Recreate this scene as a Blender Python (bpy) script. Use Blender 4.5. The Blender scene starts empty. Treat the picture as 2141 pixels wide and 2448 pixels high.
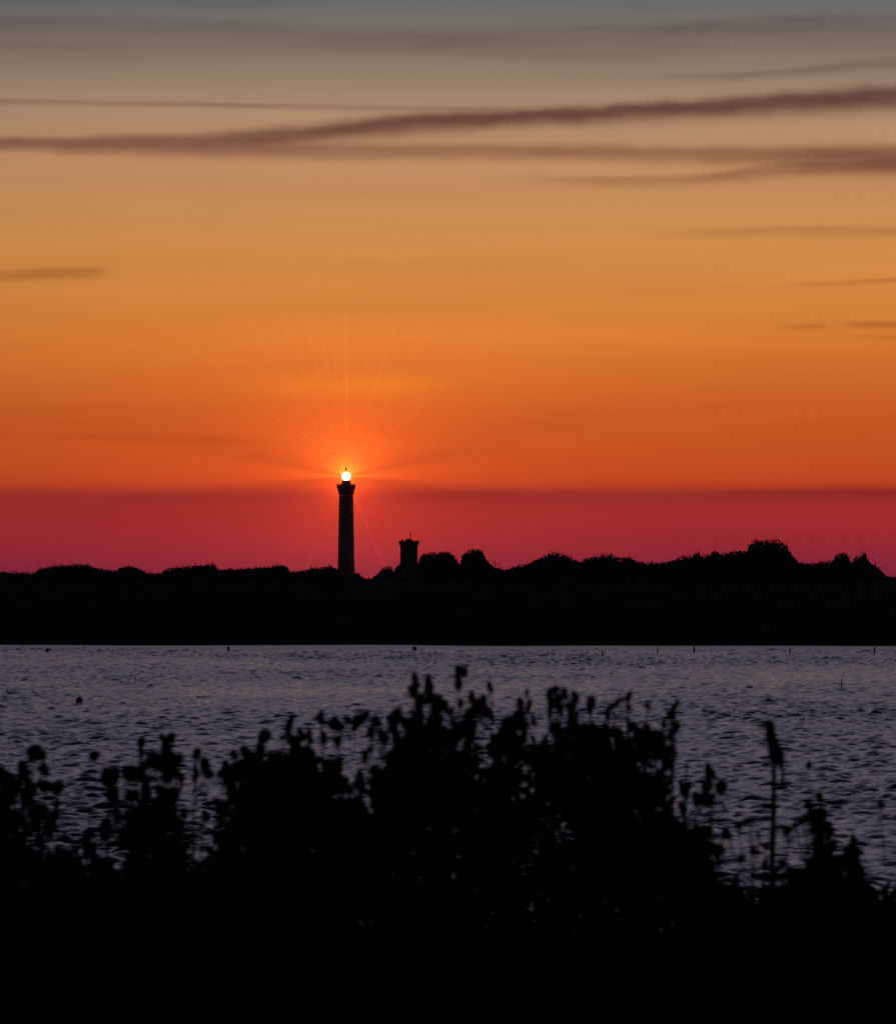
import bpy, bmesh, math, random
import numpy as np
from mathutils import Vector, Matrix

# ------------------------------------------------------------------ basics
random.seed(7)
RNG = np.random.default_rng(7)
SC = bpy.context.scene
COL = SC.collection
FPX, CX, HY, EYE = 15000.0, 1070.5, 1385.0, 4.0     # telephoto view: focal length in photo pixels, eye 4 m above the bay


def at(px, py, d):
    """world point seen at photo pixel (px, py) when it stands d metres away"""
    return Vector(((px - CX) / FPX * d, d, EYE + (HY - py) / FPX * d))


def interp(pts, x):
    return np.interp(x, [p[0] for p in pts], [p[1] for p in pts])


def link(name, mesh, mat=None, parent=None):
    o = bpy.data.objects.new(name, mesh)
    COL.objects.link(o)
    if mat is not None and mesh is not None:
        mesh.materials.append(mat)
    if parent is not None:
        o.parent = parent
    return o


def tag(o, label, cat, group=None):
    o['label'] = label
    o['category'] = cat
    if group:
        o['group'] = group
    return o


def empty(name, loc, label, cat, group=None):
    o = bpy.data.objects.new(name, None)
    COL.objects.link(o)
    o.location = loc
    o.empty_display_size = 0.2
    return tag(o, label, cat, group)


class MB:
    """collects vertices and faces, then makes one mesh"""

    def __init__(self):
        self.v, self.f = [], []

    def add(self, vs, fs):
        b = len(self.v)
        self.v.extend([tuple(p) for p in vs])
        self.f.extend([tuple(b + i for i in q) for q in fs])
        return self

    def box(self, c, s, rz=0.0):
        cx, cy, cz = c
        sx, sy, sz = s[0] / 2, s[1] / 2, s[2] / 2
        m = Matrix.Rotation(rz, 3, 'Z')
        vs = [m @ Vector((x * sx, y * sy, z * sz)) + Vector(c) for z in (-1, 1) for y in (-1, 1) for x in (-1, 1)]
        return self.add(vs, [(0, 2, 3, 1), (4, 5, 7, 6), (0, 1, 5, 4), (2, 6, 7, 3), (0, 4, 6, 2), (1, 3, 7, 5)])

    def lathe(self, prof, n=24, c=(0, 0, 0), rot=0.0, cap=True):
        vs, fs = [], []
        for r, z in prof:
            for k in range(n):
                a = rot + 2 * math.pi * k / n
                vs.append((c[0] + r * math.cos(a), c[1] + r * math.sin(a), c[2] + z))
        m = len(prof)
        for i in range(m - 1):
            for k in range(n):
                k2 = (k + 1) % n
                fs.append((i * n + k, i * n + k2, (i + 1) * n + k2, (i + 1) * n + k))
        if cap:
            fs.append(tuple(range(n))[::-1])
            fs.append(tuple((m - 1) * n + k for k in range(n)))
        return self.add(vs, fs)

    def tube(self, pts, radii, n=6):
        pts = [Vector(p) for p in pts]
        vs, fs = [], []
        for i, p in enumerate(pts):
            t = (pts[min(i + 1, len(pts) - 1)] - pts[max(i - 1, 0)])
            t = t.normalized() if t.length > 1e-9 else Vector((0, 0, 1))
            ref = Vector((1, 0, 0)) if abs(t.x) < 0.9 else Vector((0, 1, 0))
            u = t.cross(ref).normalized()
            w = t.cross(u).normalized()
            r = radii[i] if hasattr(radii, '__len__') else radii
            for k in range(n):
                a = 2 * math.pi * k / n
                vs.append(p + (u * math.cos(a) + w * math.sin(a)) * r)
        m = len(pts)
        for i in range(m - 1):
            for k in range(n):
                k2 = (k + 1) % n
                fs.append((i * n + k, i * n + k2, (i + 1) * n + k2, (i + 1) * n + k))
        fs.append(tuple(range(n))[::-1])
        fs.append(tuple((m - 1) * n + k for k in range(n)))
        return self.add(vs, fs)

    def leaf(self, p, direction, length, width, roll=0.0, bend=0.2):
        """one pointed leaf with a folded midrib"""
        d = Vector(direction).normalized()
        ref = Vector((0, 0, 1)) if abs(d.z) < 0.9 else Vector((1, 0, 0))
        u = d.cross(ref).normalized()
        w = u.cross(d).normalized()
        u2 = u * math.cos(roll) + w * math.sin(roll)
        w2 = w * math.cos(roll) - u * math.sin(roll)
        p = Vector(p)
        a = p
        m = p + d * length * 0.5 - w2 * length * bend * 0.3
        e = p + d * length - w2 * length * bend
        return self.add([a, m + u2 * width / 2, e, m - u2 * width / 2, m - w2 * width * 0.12],
                        [(0, 1, 4), (1, 2, 4), (2, 3, 4), (3, 0, 4)])

    def mesh(self, name, smooth=False):
        me = bpy.data.meshes.new(name)
        me.from_pydata(self.v, [], self.f)
        me.validate()
        if smooth:
            me.shade_smooth()
        me.update()
        return me

    def obj(self, name, mat, parent=None, smooth=False):
        return link(name, self.mesh(name, smooth), mat, parent)


# ------------------------------------------------------------------ materials
def new_mat(name):
    m = bpy.data.materials.new(name)
    m.use_nodes = True
    return m, m.node_tree.nodes, m.node_tree.links, m.node_tree.nodes['Principled BSDF']


def noisy(name, c1, c2, scale=1.0, rough=0.9, detail=5.0, bump=0.0, spec=0.2, coord='Object'):
    m, N, L, b = new_mat(name)
    tc = N.new('ShaderNodeTexCoord')
    no = N.new('ShaderNodeTexNoise')
    no.inputs['Scale'].default_value = scale
    no.inputs['Detail'].default_value = detail
    r = N.new('ShaderNodeValToRGB')
    r.color_ramp.elements[0].position = 0.3
    r.color_ramp.elements[1].position = 0.7
    r.color_ramp.elements[0].color = (*c1, 1)
    r.color_ramp.elements[1].color = (*c2, 1)
    L.new(tc.outputs[coord], no.inputs['Vector'])
    L.new(no.outputs['Fac'], r.inputs['Fac'])
    L.new(r.outputs['Color'], b.inputs['Base Color'])
    b.inputs['Roughness'].default_value = rough
    b.inputs['Specular IOR Level'].default_value = spec
    if bump:
        bp = N.new('ShaderNodeBump')
        bp.inputs['Strength'].default_value = bump
        bp.inputs['Distance'].default_value = 0.05
        L.new(no.outputs['Fac'], bp.inputs['Height'])
        L.new(bp.outputs['Normal'], b.inputs['Normal'])
    return m


M_STONE = noisy('tower_limestone', (0.22, 0.20, 0.18), (0.32, 0.30, 0.27), 0.6, 0.9, bump=0.3)
M_OLDSTONE = noisy('weathered_rubble_stone', (0.12, 0.11, 0.10), (0.22, 0.20, 0.18), 0.8, 0.95, bump=0.4)
M_IRON = noisy('painted_iron', (0.03, 0.03, 0.035), (0.06, 0.06, 0.06), 2.0, 0.5, spec=0.4)
M_PINE = noisy('pine_foliage', (0.040, 0.048, 0.030), (0.055, 0.065, 0.035), 0.2, 0.9, spec=0.1)
M_OAK = noisy('holm_oak_foliage', (0.040, 0.045, 0.030), (0.05, 0.06, 0.035), 0.3, 0.9, spec=0.1)
M_BARK = noisy('bark', (0.05, 0.04, 0.03), (0.09, 0.07, 0.055), 3.0, 0.95, spec=0.1)
M_STEM = noisy('dry_stem', (0.045, 0.04, 0.028), (0.07, 0.06, 0.04), 20.0, 0.9, spec=0.1)
M_SEED = noisy('dark_seed_head', (0.03, 0.025, 0.02), (0.05, 0.04, 0.03), 60.0, 0.95, spec=0.05)
M_LEAF = noisy('bank_leaf', (0.040, 0.05, 0.028), (0.055, 0.07, 0.035), 15.0, 0.85, spec=0.1)
M_GRASS = noisy('dark_bank_grass', (0.04, 0.045, 0.025), (0.06, 0.06, 0.035), 5.0, 0.95, spec=0.05)
M_EARTH = noisy('damp_earth', (0.03, 0.026, 0.02), (0.055, 0.045, 0.035), 0.5, 0.95, spec=0.05, bump=0.4)
M_MARSH = noisy('far_marsh_ground', (0.035, 0.035, 0.025), (0.05, 0.05, 0.035), 0.02, 0.98, spec=0.0)
M_MUD = noisy('wet_mud', (0.05, 0.045, 0.04), (0.08, 0.07, 0.06), 0.4, 0.35, spec=0.5)
M_POST = noisy('tarred_wood', (0.03, 0.026, 0.022), (0.05, 0.042, 0.035), 6.0, 0.9, spec=0.1)
M_BUOY = noisy('weathered_black_plastic', (0.02, 0.02, 0.022), (0.035, 0.033, 0.035), 8.0, 0.6, spec=0.3)
M_DUCK = noisy('dark_plumage', (0.03, 0.026, 0.022), (0.06, 0.05, 0.04), 12.0, 0.85, spec=0.1)
M_HORN = noisy('dark_horn', (0.02, 0.018, 0.015), (0.03, 0.027, 0.022), 30.0, 0.5, spec=0.3)


def emission(name, col, strength, transparent=0.0):
    m = bpy.data.materials.new(name)
    m.use_nodes = True
    N, L = m.node_tree.nodes, m.node_tree.links
    N.clear()
    out = N.new('ShaderNodeOutputMaterial')
    e = N.new('ShaderNodeEmission')
    e.inputs['Color'].default_value = (*col, 1)
    e.inputs['Strength'].default_value = strength
    if transparent > 0:
        t = N.new('ShaderNodeBsdfTransparent')
        mx = N.new('ShaderNodeMixShader')
        mx.inputs[0].default_value = transparent
        L.new(e.outputs[0], mx.inputs[1])
        L.new(t.outputs[0], mx.inputs[2])
        L.new(mx.outputs[0], out.inputs['Surface'])
    else:
        L.new(e.outputs[0], out.inputs['Surface'])
    return m


M_OPTIC = emission('lit_lens', (1.0, 0.86, 0.52), 9.0)
M_OPTIC.cycles.emission_sampling = 'NONE'
M_GLAZE = emission('glow_rim_glass', (1.0, 0.50, 0.05), 2.4, 0.62)  # emission put into the glass for the yellow glow rim around the lens
M_GLAZE.cycles.emission_sampling = 'NONE'


def water_mat():
    m, N, L, b = new_mat('bay_water')
    b.inputs['Base Color'].default_value = (0.006, 0.010, 0.014, 1)
    b.inputs['Roughness'].default_value = 0.14
    b.inputs['IOR'].default_value = 1.333
    b.inputs['Specular IOR Level'].default_value = 0.5
    tc = N.new('ShaderNodeTexCoord')
    mp = N.new('ShaderNodeMapping')
    mp.inputs['Scale'].default_value = (4.5, 3.2, 1.0)
    n1 = N.new('ShaderNodeTexNoise')
    n1.inputs['Scale'].default_value = 1.5
    n1.inputs['Detail'].default_value = 3.0
    bp = N.new('ShaderNodeBump')
    bp.inputs['Strength'].default_value = 0.8
    bp.inputs['Distance'].default_value = 0.022
    L.new(tc.outputs['Object'], mp.inputs['Vector'])
    L.new(mp.outputs['Vector'], n1.inputs['Vector'])
    L.new(n1.outputs['Fac'], bp.inputs['Height'])
    L.new(bp.outputs['Normal'], b.inputs['Normal'])
    return m


M_WATER = water_mat()

# ------------------------------------------------------------------ sky (world)
world = bpy.data.worlds.new('World')
SC.world = world
world.use_nodes = True
WN, WL = world.node_tree.nodes, world.node_tree.links
WN.clear()


def val(x):
    return x


def MA(op, a, b=None, c=None, clamp=False):
    n = WN.new('ShaderNodeMath')
    n.operation = op
    n.use_clamp = clamp
    for i, x in enumerate((a, b, c)):
        if x is None:
            continue
        if isinstance(x, (int, float)):
            n.inputs[i].default_value = x
        else:
            WL.new(x, n.inputs[i])
    return n.outputs[0]


def s2l(c):
    return tuple(((x / 255) / 12.92 if x / 255 <= 0.04045 else (((x / 255) + 0.055) / 1.055) ** 2.4) for x in c)


def ramp(fac, stops):
    r = WN.new('ShaderNodeValToRGB')
    cr = r.color_ramp
    cr.interpolation = 'LINEAR'
    while len(cr.elements) < len(stops):
        cr.elements.new(0.5)
    for e, (p, c) in zip(cr.elements, stops):
        e.position = p
        e.color = (*c, 1)
    for e, (p, c) in zip(cr.elements, stops):
        e.position = p
    WL.new(fac, r.inputs['Fac'])
    return r.outputs['Color']


def fcurve(fac, pts):
    n = WN.new('ShaderNodeFloatCurve')
    cu = n.mapping.curves[0]
    n.mapping.use_clip = False
    while len(cu.points) < len(pts):
        cu.points.new(0.5, 0.5)
    pts = sorted(pts)
    for p, (x, y) in zip(cu.points, pts):
        p.location = (x, y)
        p.handle_type = 'AUTO_CLAMPED'
    n.mapping.update()
    WL.new(fac, n.inputs['Value'])
    return n.outputs[0]


tc = WN.new('ShaderNodeTexCoord')
sep = WN.new('ShaderNodeSeparateXYZ')
WL.new(tc.outputs['Generated'], sep.inputs[0])
dx, dy, dz = sep.outputs
hor = MA('SQRT', MA('ADD', MA('MULTIPLY', dx, dx), MA('MULTIPLY', dy, dy)))
tan_el = MA('DIVIDE', dz, MA('MAXIMUM', hor, 1e-4))
# azimuth and height measured in fifteen-thousandths, so that sky features have simple coordinates
az = MA('ARCTAN2', dx, dy)
u = MA('ADD', MA('MULTIPLY', az, FPX), CX)
v0 = MA('SUBTRACT', HY, MA('MULTIPLY', tan_el, FPX))


def noise(su, sv, scale, detail=3.0, seed=0.0, dim='3D'):
    cmb = WN.new('ShaderNodeCombineXYZ')
    WL.new(MA('MULTIPLY', u, su), cmb.inputs[0])
    WL.new(MA('MULTIPLY', v0, sv), cmb.inputs[1])
    cmb.inputs[2].default_value = seed
    n = WN.new('ShaderNodeTexNoise')
    n.inputs['Scale'].default_value = scale
    n.inputs['Detail'].default_value = detail
    WL.new(cmb.outputs[0], n.inputs['Vector'])
    return MA('SUBTRACT', n.outputs['Fac'], 0.5)


n_big = noise(1 / 1400, 1 / 130, 1.0, 3.0, 3.1)
n_mid = noise(1 / 420, 1 / 36, 1.0, 3.0, 8.3)
n_puff = noise(1 / 75, 1 / 48, 1.0, 6.0, 5.7)
n_torn = noise(1 / 170, 1 / 26, 1.0, 6.0, 14.2)
# broad vertical drift of the colour bands
v = MA('ADD', v0, MA('ADD', MA('MULTIPLY', n_big, 46.0), MA('MULTIPLY', n_mid, 11.0)))
V0, V1 = -60.0, 1440.0
vf = MA('DIVIDE', MA('SUBTRACT', v, V0), V1 - V0, clamp=True)
low_stops = [(-60, (103, 106, 107)), (0, (108, 107, 103)), (70, (120, 110, 101)), (140, (133, 117, 102)), (220, (158, 131, 107)),
             (320, (180, 138, 104)), (420, (192, 138, 92)), (520, (198, 139, 82)), (620, (206, 138, 70)),
             (720, (209, 130, 59)), (820, (207, 118, 48)), (920, (199, 101, 39)), (1010, (191, 85, 33)),
             (1090, (187, 76, 31)), (1138, (184, 70, 32)), (1155, (180, 64, 33)), (1175, (150, 45, 39)), (1190, (145, 40, 40)),
             (1215, (154, 42, 40)), (1262, (154, 40, 44)), (1305, (146, 38, 49)), (1345, (133, 36, 54)), (1375, (122, 34, 57)), (1440, (105, 32, 56))]
BOOST = 1.08
low = ramp(vf, [((p - V0) / (V1 - V0), tuple(x * BOOST for x in s2l(c))) for p, c in low_stops])
el = MA('DIVIDE', MA('ARCTANGENT', tan_el), math.pi / 2, clamp=True)
high_stops = [(5.2, (0.130, 0.136, 0.142)), (9, (0.205, 0.172, 0.222)), (15, (0.225, 0.192, 0.275)), (24, (0.190, 0.182, 0.300)),
              (38, (0.050, 0.060, 0.115)), (60, (0.010, 0.013, 0.028)), (90, (0.006, 0.008, 0.018))]
high = ramp(el, [(a / 90, c) for a, c in high_stops])
mixh = WN.new('ShaderNodeMix')
mixh.data_type = 'RGBA'
WL.new(MA('MULTIPLY', MA('SUBTRACT', MA('MULTIPLY', el, 90.0), 5.05), 3.0, clamp=True), mixh.inputs['Factor'])
WL.new(low, mixh.inputs[6])
WL.new(high, mixh.inputs[7])
sky = mixh.outputs[2]

# trails and streaks of cloud: centre line, half thickness and density as curves along the azimuth
U0, U1 = -1400.0, 3600.0
uf = MA('DIVIDE', MA('SUBTRACT', u, U0), U1 - U0, clamp=True)


def streak(line, thick, dens, lump=0.0, wave=0.0, up=0.8, down=1.25, tear=1.5):
    f = lambda pts, s, o=0.0: fcurve(uf, [((x - U0) / (U1 - U0), (y - o) / s) for x, y in pts])
    c = MA('MULTIPLY', f(line, 2000.0), 2000.0)
    t = MA('MULTIPLY', f(thick, 200.0), 200.0)
    d = f(dens, 1.0)
    vv = v0
    if lump:
        vv = MA('ADD', vv, MA('MULTIPLY', n_puff, lump))
    if wave:
        vv = MA('ADD', vv, MA('MULTIPLY', n_mid, wave))
    q = MA('DIVIDE', MA('SUBTRACT', vv, c), MA('MAXIMUM', t, 0.5))
    side = MA('GREATER_THAN', q, 0.0)
    k = MA('ADD', MA('MULTIPLY', side, (1 / down - 1 / up)), 1 / up)
    q = MA('MULTIPLY', q, k)
    g = MA('POWER', math.e, MA('MULTIPLY', MA('POWER', MA('ABSOLUTE', q), 2.4), -1.0))
    d = MA('MULTIPLY', d, MA('ADD', 1.0, MA('MULTIPLY', n_torn, tear)))
    return MA('MULTIPLY', g, MA('MINIMUM', MA('MAXIMUM', d, 0.0), 1.0))


S = []
# long vapour trail
S.append(streak([(-1400, 352), (0, 343), (300, 340), (600, 328), (900, 298), (1100, 284), (1400, 270), (1800, 248), (2141, 228), (3600, 150)],
                [(-1400, 13), (0, 15), (300, 20), (700, 25), (900, 25), (1500, 23), (2141, 30), (3600, 30)],
                [(-1400, 0.4), (0, 0.66), (300, 0.72), (700, 0.86), (1000, 1.0), (1400, 0.98), (2141, 1.0), (3600, 0.5)], lump=18, wave=8, up=0.8, down=1.25, tear=0.3))
# older, wider trail beneath it
S.append(streak([(-1400, 358), (0, 348), (400, 356), (800, 360), (1100, 358), (1500, 362), (2141, 376), (3600, 415)],
                [(-1400, 14), (0, 14), (500, 22), (1100, 20), (1600, 22), (1900, 28), (2141, 35), (3600, 40)],
                [(-1400, 0.1), (0, 0.18), (400, 0.45), (900, 0.52), (1500, 0.58), (1900, 0.70), (2141, 0.86), (3600, 0.4)], lump=14, wave=10, tear=0.7))
S.append(streak([(-1400, 225), (0, 243), (700, 253), (1200, 259), (1500, 262), (3600, 280)], [(-1400, 7), (0, 7), (1200, 7), (3600, 7)],
                [(-1400, 0.3), (0, 0.30), (300, 0.34), (800, 0.34), (1150, 0.25), (1350, 0.0), (3600, 0)], lump=5, wave=6))
S.append(streak([(-1400, 430), (1200, 424), (1550, 432), (1700, 424), (1850, 408), (2141, 392), (3600, 360)], [(-1400, 15), (1500, 14), (2141, 20), (3600, 20)],
                [(-1400, 0), (1050, 0), (1300, 0.18), (1600, 0.42), (1900, 0.52), (2141, 0.5), (3600, 0.2)], lump=8, wave=16))
# high thin veils
S.append(streak([(-1400, 60), (0, 56), (500, 62), (1000, 90), (1400, 76), (1800, 60), (2141, 52), (3600, 20)], [(-1400, 22), (0, 26), (700, 24), (1100, 28), (1900, 22), (3600, 22)],
                [(-1400, 0.2), (0, 0.30), (500, 0.26), (900, 0.24), (1050, 0.36), (1250, 0.26), (1700, 0.34), (2141, 0.36), (3600, 0.2)], wave=34, lump=8))
S.append(streak([(-1400, 110), (0, 108), (300, 112), (700, 110), (1300, 118), (2141, 90), (3600, 100)], [(-1400, 20), (0, 18), (1300, 26), (3600, 22)],
                [(-1400, 0.1), (0, 0.20), (300, 0.14), (700, 0.12), (1300, 0.20), (2141, 0.15), (3600, 0.1)], wave=40))
S.append(streak([(-1400, 190), (1300, 190), (1700, 184), (2141, 152), (3600, 120)], [(-1400, 12), (2141, 12), (3600, 14)],
                [(-1400, 0), (1400, 0), (1650, 0.22), (1850, 0.34), (2141, 0.32), (3600, 0.1)], wave=26, lump=6))
S.append(streak([(-1400, 10), (0, 8), (560, 10), (760, -8), (3600, -30)], [(-1400, 16), (560, 12), (3600, 14)],
                [(-1400, 0.1), (300, 0.10), (560, 0.22), (740, 0.12), (900, 0), (3600, 0)], wave=20))
# small bars of cloud low on both sides
S.append(streak([(-1400, 662), (0, 658), (180, 652), (300, 650), (3600, 650)], [(-1400, 13), (0, 13), (200, 13), (3600, 8)],
                [(-1400, 0.2), (0, 0.32), (120, 0.42), (230, 0.32), (310, 0.0), (3600, 0)], wave=14))
S.append(streak([(-1400, 560), (1500, 560), (1900, 551), (2141, 553), (3600, 560)], [(-1400, 10), (2141, 12), (3600, 8)],
                [(-1400, 0), (1450, 0), (1700, 0.19), (2000, 0.27), (2141, 0.25), (3600, 0.1)], wave=14))
S.append(streak([(-1400, 685), (1800, 684), (2000, 678), (2141, 671), (3600, 660)], [(-1400, 6), (2141, 7), (3600, 6)],
                [(-1400, 0), (1820, 0), (1950, 0.22), (2141, 0.28), (3600, 0.1)], wave=12))
S.append(streak([(-1400, 782), (1900, 782), (2060, 775), (2141, 776), (3600, 776)], [(-1400, 7), (3600, 8)],
                [(-1400, 0), (1840, 0), (1900, 0.24), (1965, 0.22), (1992, 0.03), (2030, 0.3), (2141, 0.36), (3600, 0.1)], wave=12))
S.append(streak([(-1400, 806), (2141, 806), (3600, 806)], [(-1400, 6), (3600, 6)],
                [(-1400, 0), (1990, 0), (2060, 0.14), (2141, 0.2), (3600, 0.1)], wave=10))
S.append(streak([(-1400, 1045), (0, 1044), (300, 1046), (600, 1050), (3600, 1050)], [(-1400, 10), (3600, 10)],
                [(-1400, 0.1), (0, 0.10), (250, 0.16), (500, 0.16), (700, 0.05), (800, 0), (3600, 0)], wave=14))
S.append(streak([(-1400, 1185), (1100, 1182), (2141, 1178), (3600, 1178)], [(-1400, 16), (3600, 12)],
                [(-1400, 0), (880, 0.0), (1050, 0.16), (1400, 0.14), (1900, 0.22), (2141, 0.24), (3600, 0.2)], wave=8))
acc = S[0]
for s in S[1:]:
    acc = MA('SUBTRACT', 1.0, MA('MULTIPLY', MA('SUBTRACT', 1.0, acc), MA('SUBTRACT', 1.0, s)))
# faint wispy texture everywhere
wisp = noise(1 / 900, 1 / 60, 1.0, 5.0, 21.0)
tone = MA('ADD', 1.0, MA('MULTIPLY', wisp, 0.22))


def mul_col(a, b):
    n = WN.new('ShaderNodeMix')
    n.data_type = 'RGBA'
    n.blend_type = 'MULTIPLY'
    n.inputs['Factor'].default_value = 1.0
    WL.new(a, n.inputs[6])
    if isinstance(b, tuple):
        n.inputs[7].default_value = (*b, 1)
    else:
        WL.new(b, n.inputs[7])
    return n.outputs[2]


lit = streak([(-1400, 918), (500, 918), (1100, 916), (3600, 916)], [(-1400, 14), (800, 24), (3600, 14)], [(-1400, 0), (480, 0), (650, 0.5), (850, 0.8), (1020, 0.45), (1180, 0), (3600, 0)], wave=10)
lm = WN.new('ShaderNodeMix')
lm.data_type = 'RGBA'
WL.new(lit, lm.inputs['Factor'])
lm.inputs[6].default_value = (1, 1, 1, 1)
lm.inputs[7].default_value = (1.10, 1.30, 0.80, 1)
sky = mul_col(sky, lm.outputs[2])
cm = WN.new('ShaderNodeMix')
cm.data_type = 'RGBA'
WL.new(acc, cm.inputs['Factor'])
cm.inputs[6].default_value = (1, 1, 1, 1)
cm.inputs[7].default_value = (0.34, 0.235, 0.31, 1)
sky = mul_col(sky, cm.outputs[2])
# the glow is strongest a little to the right of the tower and dies away round to the east
azf = fcurve(MA('DIVIDE', MA('ADD', az, math.pi), 2 * math.pi, clamp=True),
             [(0.0, 0.0), (0.15, 0.0), (0.3, 0.04), (0.40, 0.34), (0.47, 0.82), (0.4887, 0.91), (0.5, 1.0), (0.512, 1.0), (0.53, 0.9), (0.60, 0.34), (0.7, 0.04), (0.85, 0.0), (1.0, 0.0)])
cb = WN.new('ShaderNodeCombineColor')
for i in range(3):
    WL.new(tone, cb.inputs[i])
sky = mul_col(sky, cb.outputs[0])
# away from the afterglow the sky is a plain deep dusk blue
dm = WN.new('ShaderNodeMix')
dm.data_type = 'RGBA'
WL.new(azf, dm.inputs['Factor'])
dm.inputs[6].default_value = (0.005, 0.007, 0.015, 1)
WL.new(sky, dm.inputs[7])
sky = dm.outputs[2]
bg = WN.new('ShaderNodeBackground')
WL.new(sky, bg.inputs['Color'])
bg.inputs['Strength'].default_value = 1.0
wo = WN.new('ShaderNodeOutputWorld')
WL.new(bg.outputs[0], wo.inputs['Surface'])
world.cycles.sampling_method = 'NONE'

# ------------------------------------------------------------------ water, land, near bank
def fnoise(x, y, seed, octaves=((1.0, 1.0), (2.1, 0.5), (4.3, 0.25))):
    """cheap smooth noise: sums of crossed sines"""
    r = np.random.default_rng(seed)
    out = np.zeros_like(x)
    for f, a in octaves:
        for _ in range(4):
            th = r.uniform(0, 2 * math.pi)
            ph = r.uniform(0, 2 * math.pi)
            ff = f * r.uniform(0.7, 1.3)
            out += a * 0.35 * np.sin((x * math.cos(th) + y * math.sin(th)) * ff + ph)
    return out


def grid_mesh(name, X, Y, Z, smooth=True):
    ny, nx = X.shape
    co = np.stack([X, Y, Z], -1).reshape(-1, 3).astype(np.float32)
    i = np.arange(ny * nx).reshape(ny, nx)
    q = np.stack([i[:-1, :-1], i[:-1, 1:], i[1:, 1:], i[1:, :-1]], -1).reshape(-1, 4)
    me = bpy.data.meshes.new(name)
    me.vertices.add(len(co))
    me.vertices.foreach_set('co', co.ravel())
    me.loops.add(q.size)
    me.loops.foreach_set('vertex_index', q.ravel().astype(np.int32))
    me.polygons.add(len(q))
    me.polygons.foreach_set('loop_start', (np.arange(len(q)) * 4).astype(np.int32))
    me.polygons.foreach_set('loop_total', np.full(len(q), 4, np.int32))
    me.update(calc_edges=True)
    me.validate()
    if smooth:
        me.shade_smooth()
    return me


def water_height(X, Y):
    r = np.random.default_rng(11)
    Z = np.zeros_like(X)
    for k in range(84):
        lam = 0.24 * (5.0 ** r.uniform(0, 1))
        th = math.radians(r.normal(94, 40))
        kk = 2 * math.pi / lam
        amp = 0.0084 * lam * r.uniform(0.5, 1.3)
        ph = r.uniform(0, 2 * math.pi)
        arg = kk * (X * math.cos(th) + Y * math.sin(th)) + ph + 0.9 * np.sin(0.13 * X + 0.09 * Y + k)
        Z += amp * np.sin(arg)
    gust = 0.78 + 0.30 * fnoise(X * 0.05, Y * 0.028, 5) + 0.16 * fnoise(X * 0.22, Y * 0.10, 6)
    gust = np.clip(gust, 0.25, 1.35)
    Z = Z * gust
    Z = Z + 1.2 * np.clip(Z, 0, None) ** 1.5
    return Z


rows = 60.0 + np.concatenate([np.arange(0, 130, 0.095), 130 + np.arange(0, 200, 0.2)])
cols = np.linspace(-1, 1, 500)
Yg = np.repeat(rows[:, None], len(cols), 1)
Xg = cols[None, :] * (3.0 + 0.082 * Yg)
Zg = water_height(Xg, Yg)
water = link('water', grid_mesh('water', Xg, Yg, Zg), M_WATER)
water['kind'] = 'structure'
# the rest of the bay to both sides, a calmer sheet
xs = np.linspace(-1450, 1450, 120)
ys = np.linspace(45, 400, 60)
Xo, Yo = np.meshgrid(xs, ys)
outer = link('open_water', grid_mesh('open_water', Xo, Yo, np.full_like(Xo, -0.30)), M_WATER)
outer['kind'] = 'structure'

# far shore: salt-marsh flats rising to a low dune ridge under the trees
yl = np.concatenate([np.arange(352, 420, 2.0), np.arange(420, 1000, 20.0), np.arange(1000, 3300, 40.0), np.arange(3300, 4050, 100.0)])
xl = np.concatenate([np.arange(-1450, -120, 25.0), np.arange(-120, 120, 1.2), np.arange(120, 1451, 25.0)])
Xl, Yl = np.meshgrid(xl, yl)
shore = 367.5 - 0.13 * Xl + 0.5 * fnoise(Xl * 0.15, Xl * 0, 31)
dd = Yl - shore
Zl = np.where(dd < 0, dd * 0.05, 0.75 * (1 - np.exp(-np.clip(dd, 0, None) / 5.0)) + 0.0)
Zl += np.where(dd > 12, 0.10 * fnoise(Xl * 0.05, Yl * 0.03, 32), 0)
Zl += 2.9 * np.exp(-((Yl - 2450) / 260.0) ** 2) * (1 + 0.10 * fnoise(Xl * 0.03, Yl * 0.01, 33))
land = link('far_shore', grid_mesh('far_shore', Xl, Yl, Zl), M_MARSH)
land['kind'] = 'structure'
# mud flat along the far waterline
ym = np.linspace(0, 1, 10)
xm = np.arange(-140, 141, 1.5)
Xm, Tm = np.meshgrid(xm, ym)
shm = 367.5 - 0.13 * Xm + 0.5 * fnoise(Xm * 0.15, Xm * 0, 31)
Ym = shm - 16 + Tm * 17.5
Zm = 0.02 + 0.10 * Tm + 0.02 * fnoise(Xm * 0.3, Ym * 0.5, 35)
mud = link('mudflat', grid_mesh('mudflat', Xm, Ym, Zm), M_MUD)
mud['kind'] = 'structure'

# near bank (a sea wall of earth) under the photographer
BANK = 2.45
yb = np.concatenate([np.arange(-35, 16, 3.0), np.arange(16, 80, 0.7)])
xb = np.concatenate([np.arange(-200, -12, 8.0), np.arange(-12, 12.01, 0.5), np.arange(16, 201, 8.0)])
Xb, Yb = np.meshgrid(xb, yb)
Zb = BANK - np.clip(Yb - 25.5, 0, None) * 0.062 + 0.035 * fnoise(Xb * 0.9, Yb * 0.9, 41)
bank = link('bank', grid_mesh('bank', Xb, Yb, Zb), M_EARTH)
bank['kind'] = 'structure'


def bank_z(x, y):
    return BANK - max(y - 25.5, 0) * 0.062 - 0.05


# ------------------------------------------------------------------ lighthouse
LX, LD = at(827.3, 0, 3000).x, 3000.0
LB = 1.2
lh = empty('lighthouse', (LX, LD, LB), 'tall tapering stone lighthouse with its lamp lit, black against the red sky', 'lighthouse')
OCT = math.pi / 8


def zz(py, d=3000.0):
    return EYE + (HY - py) / FPX * d - LB


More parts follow.
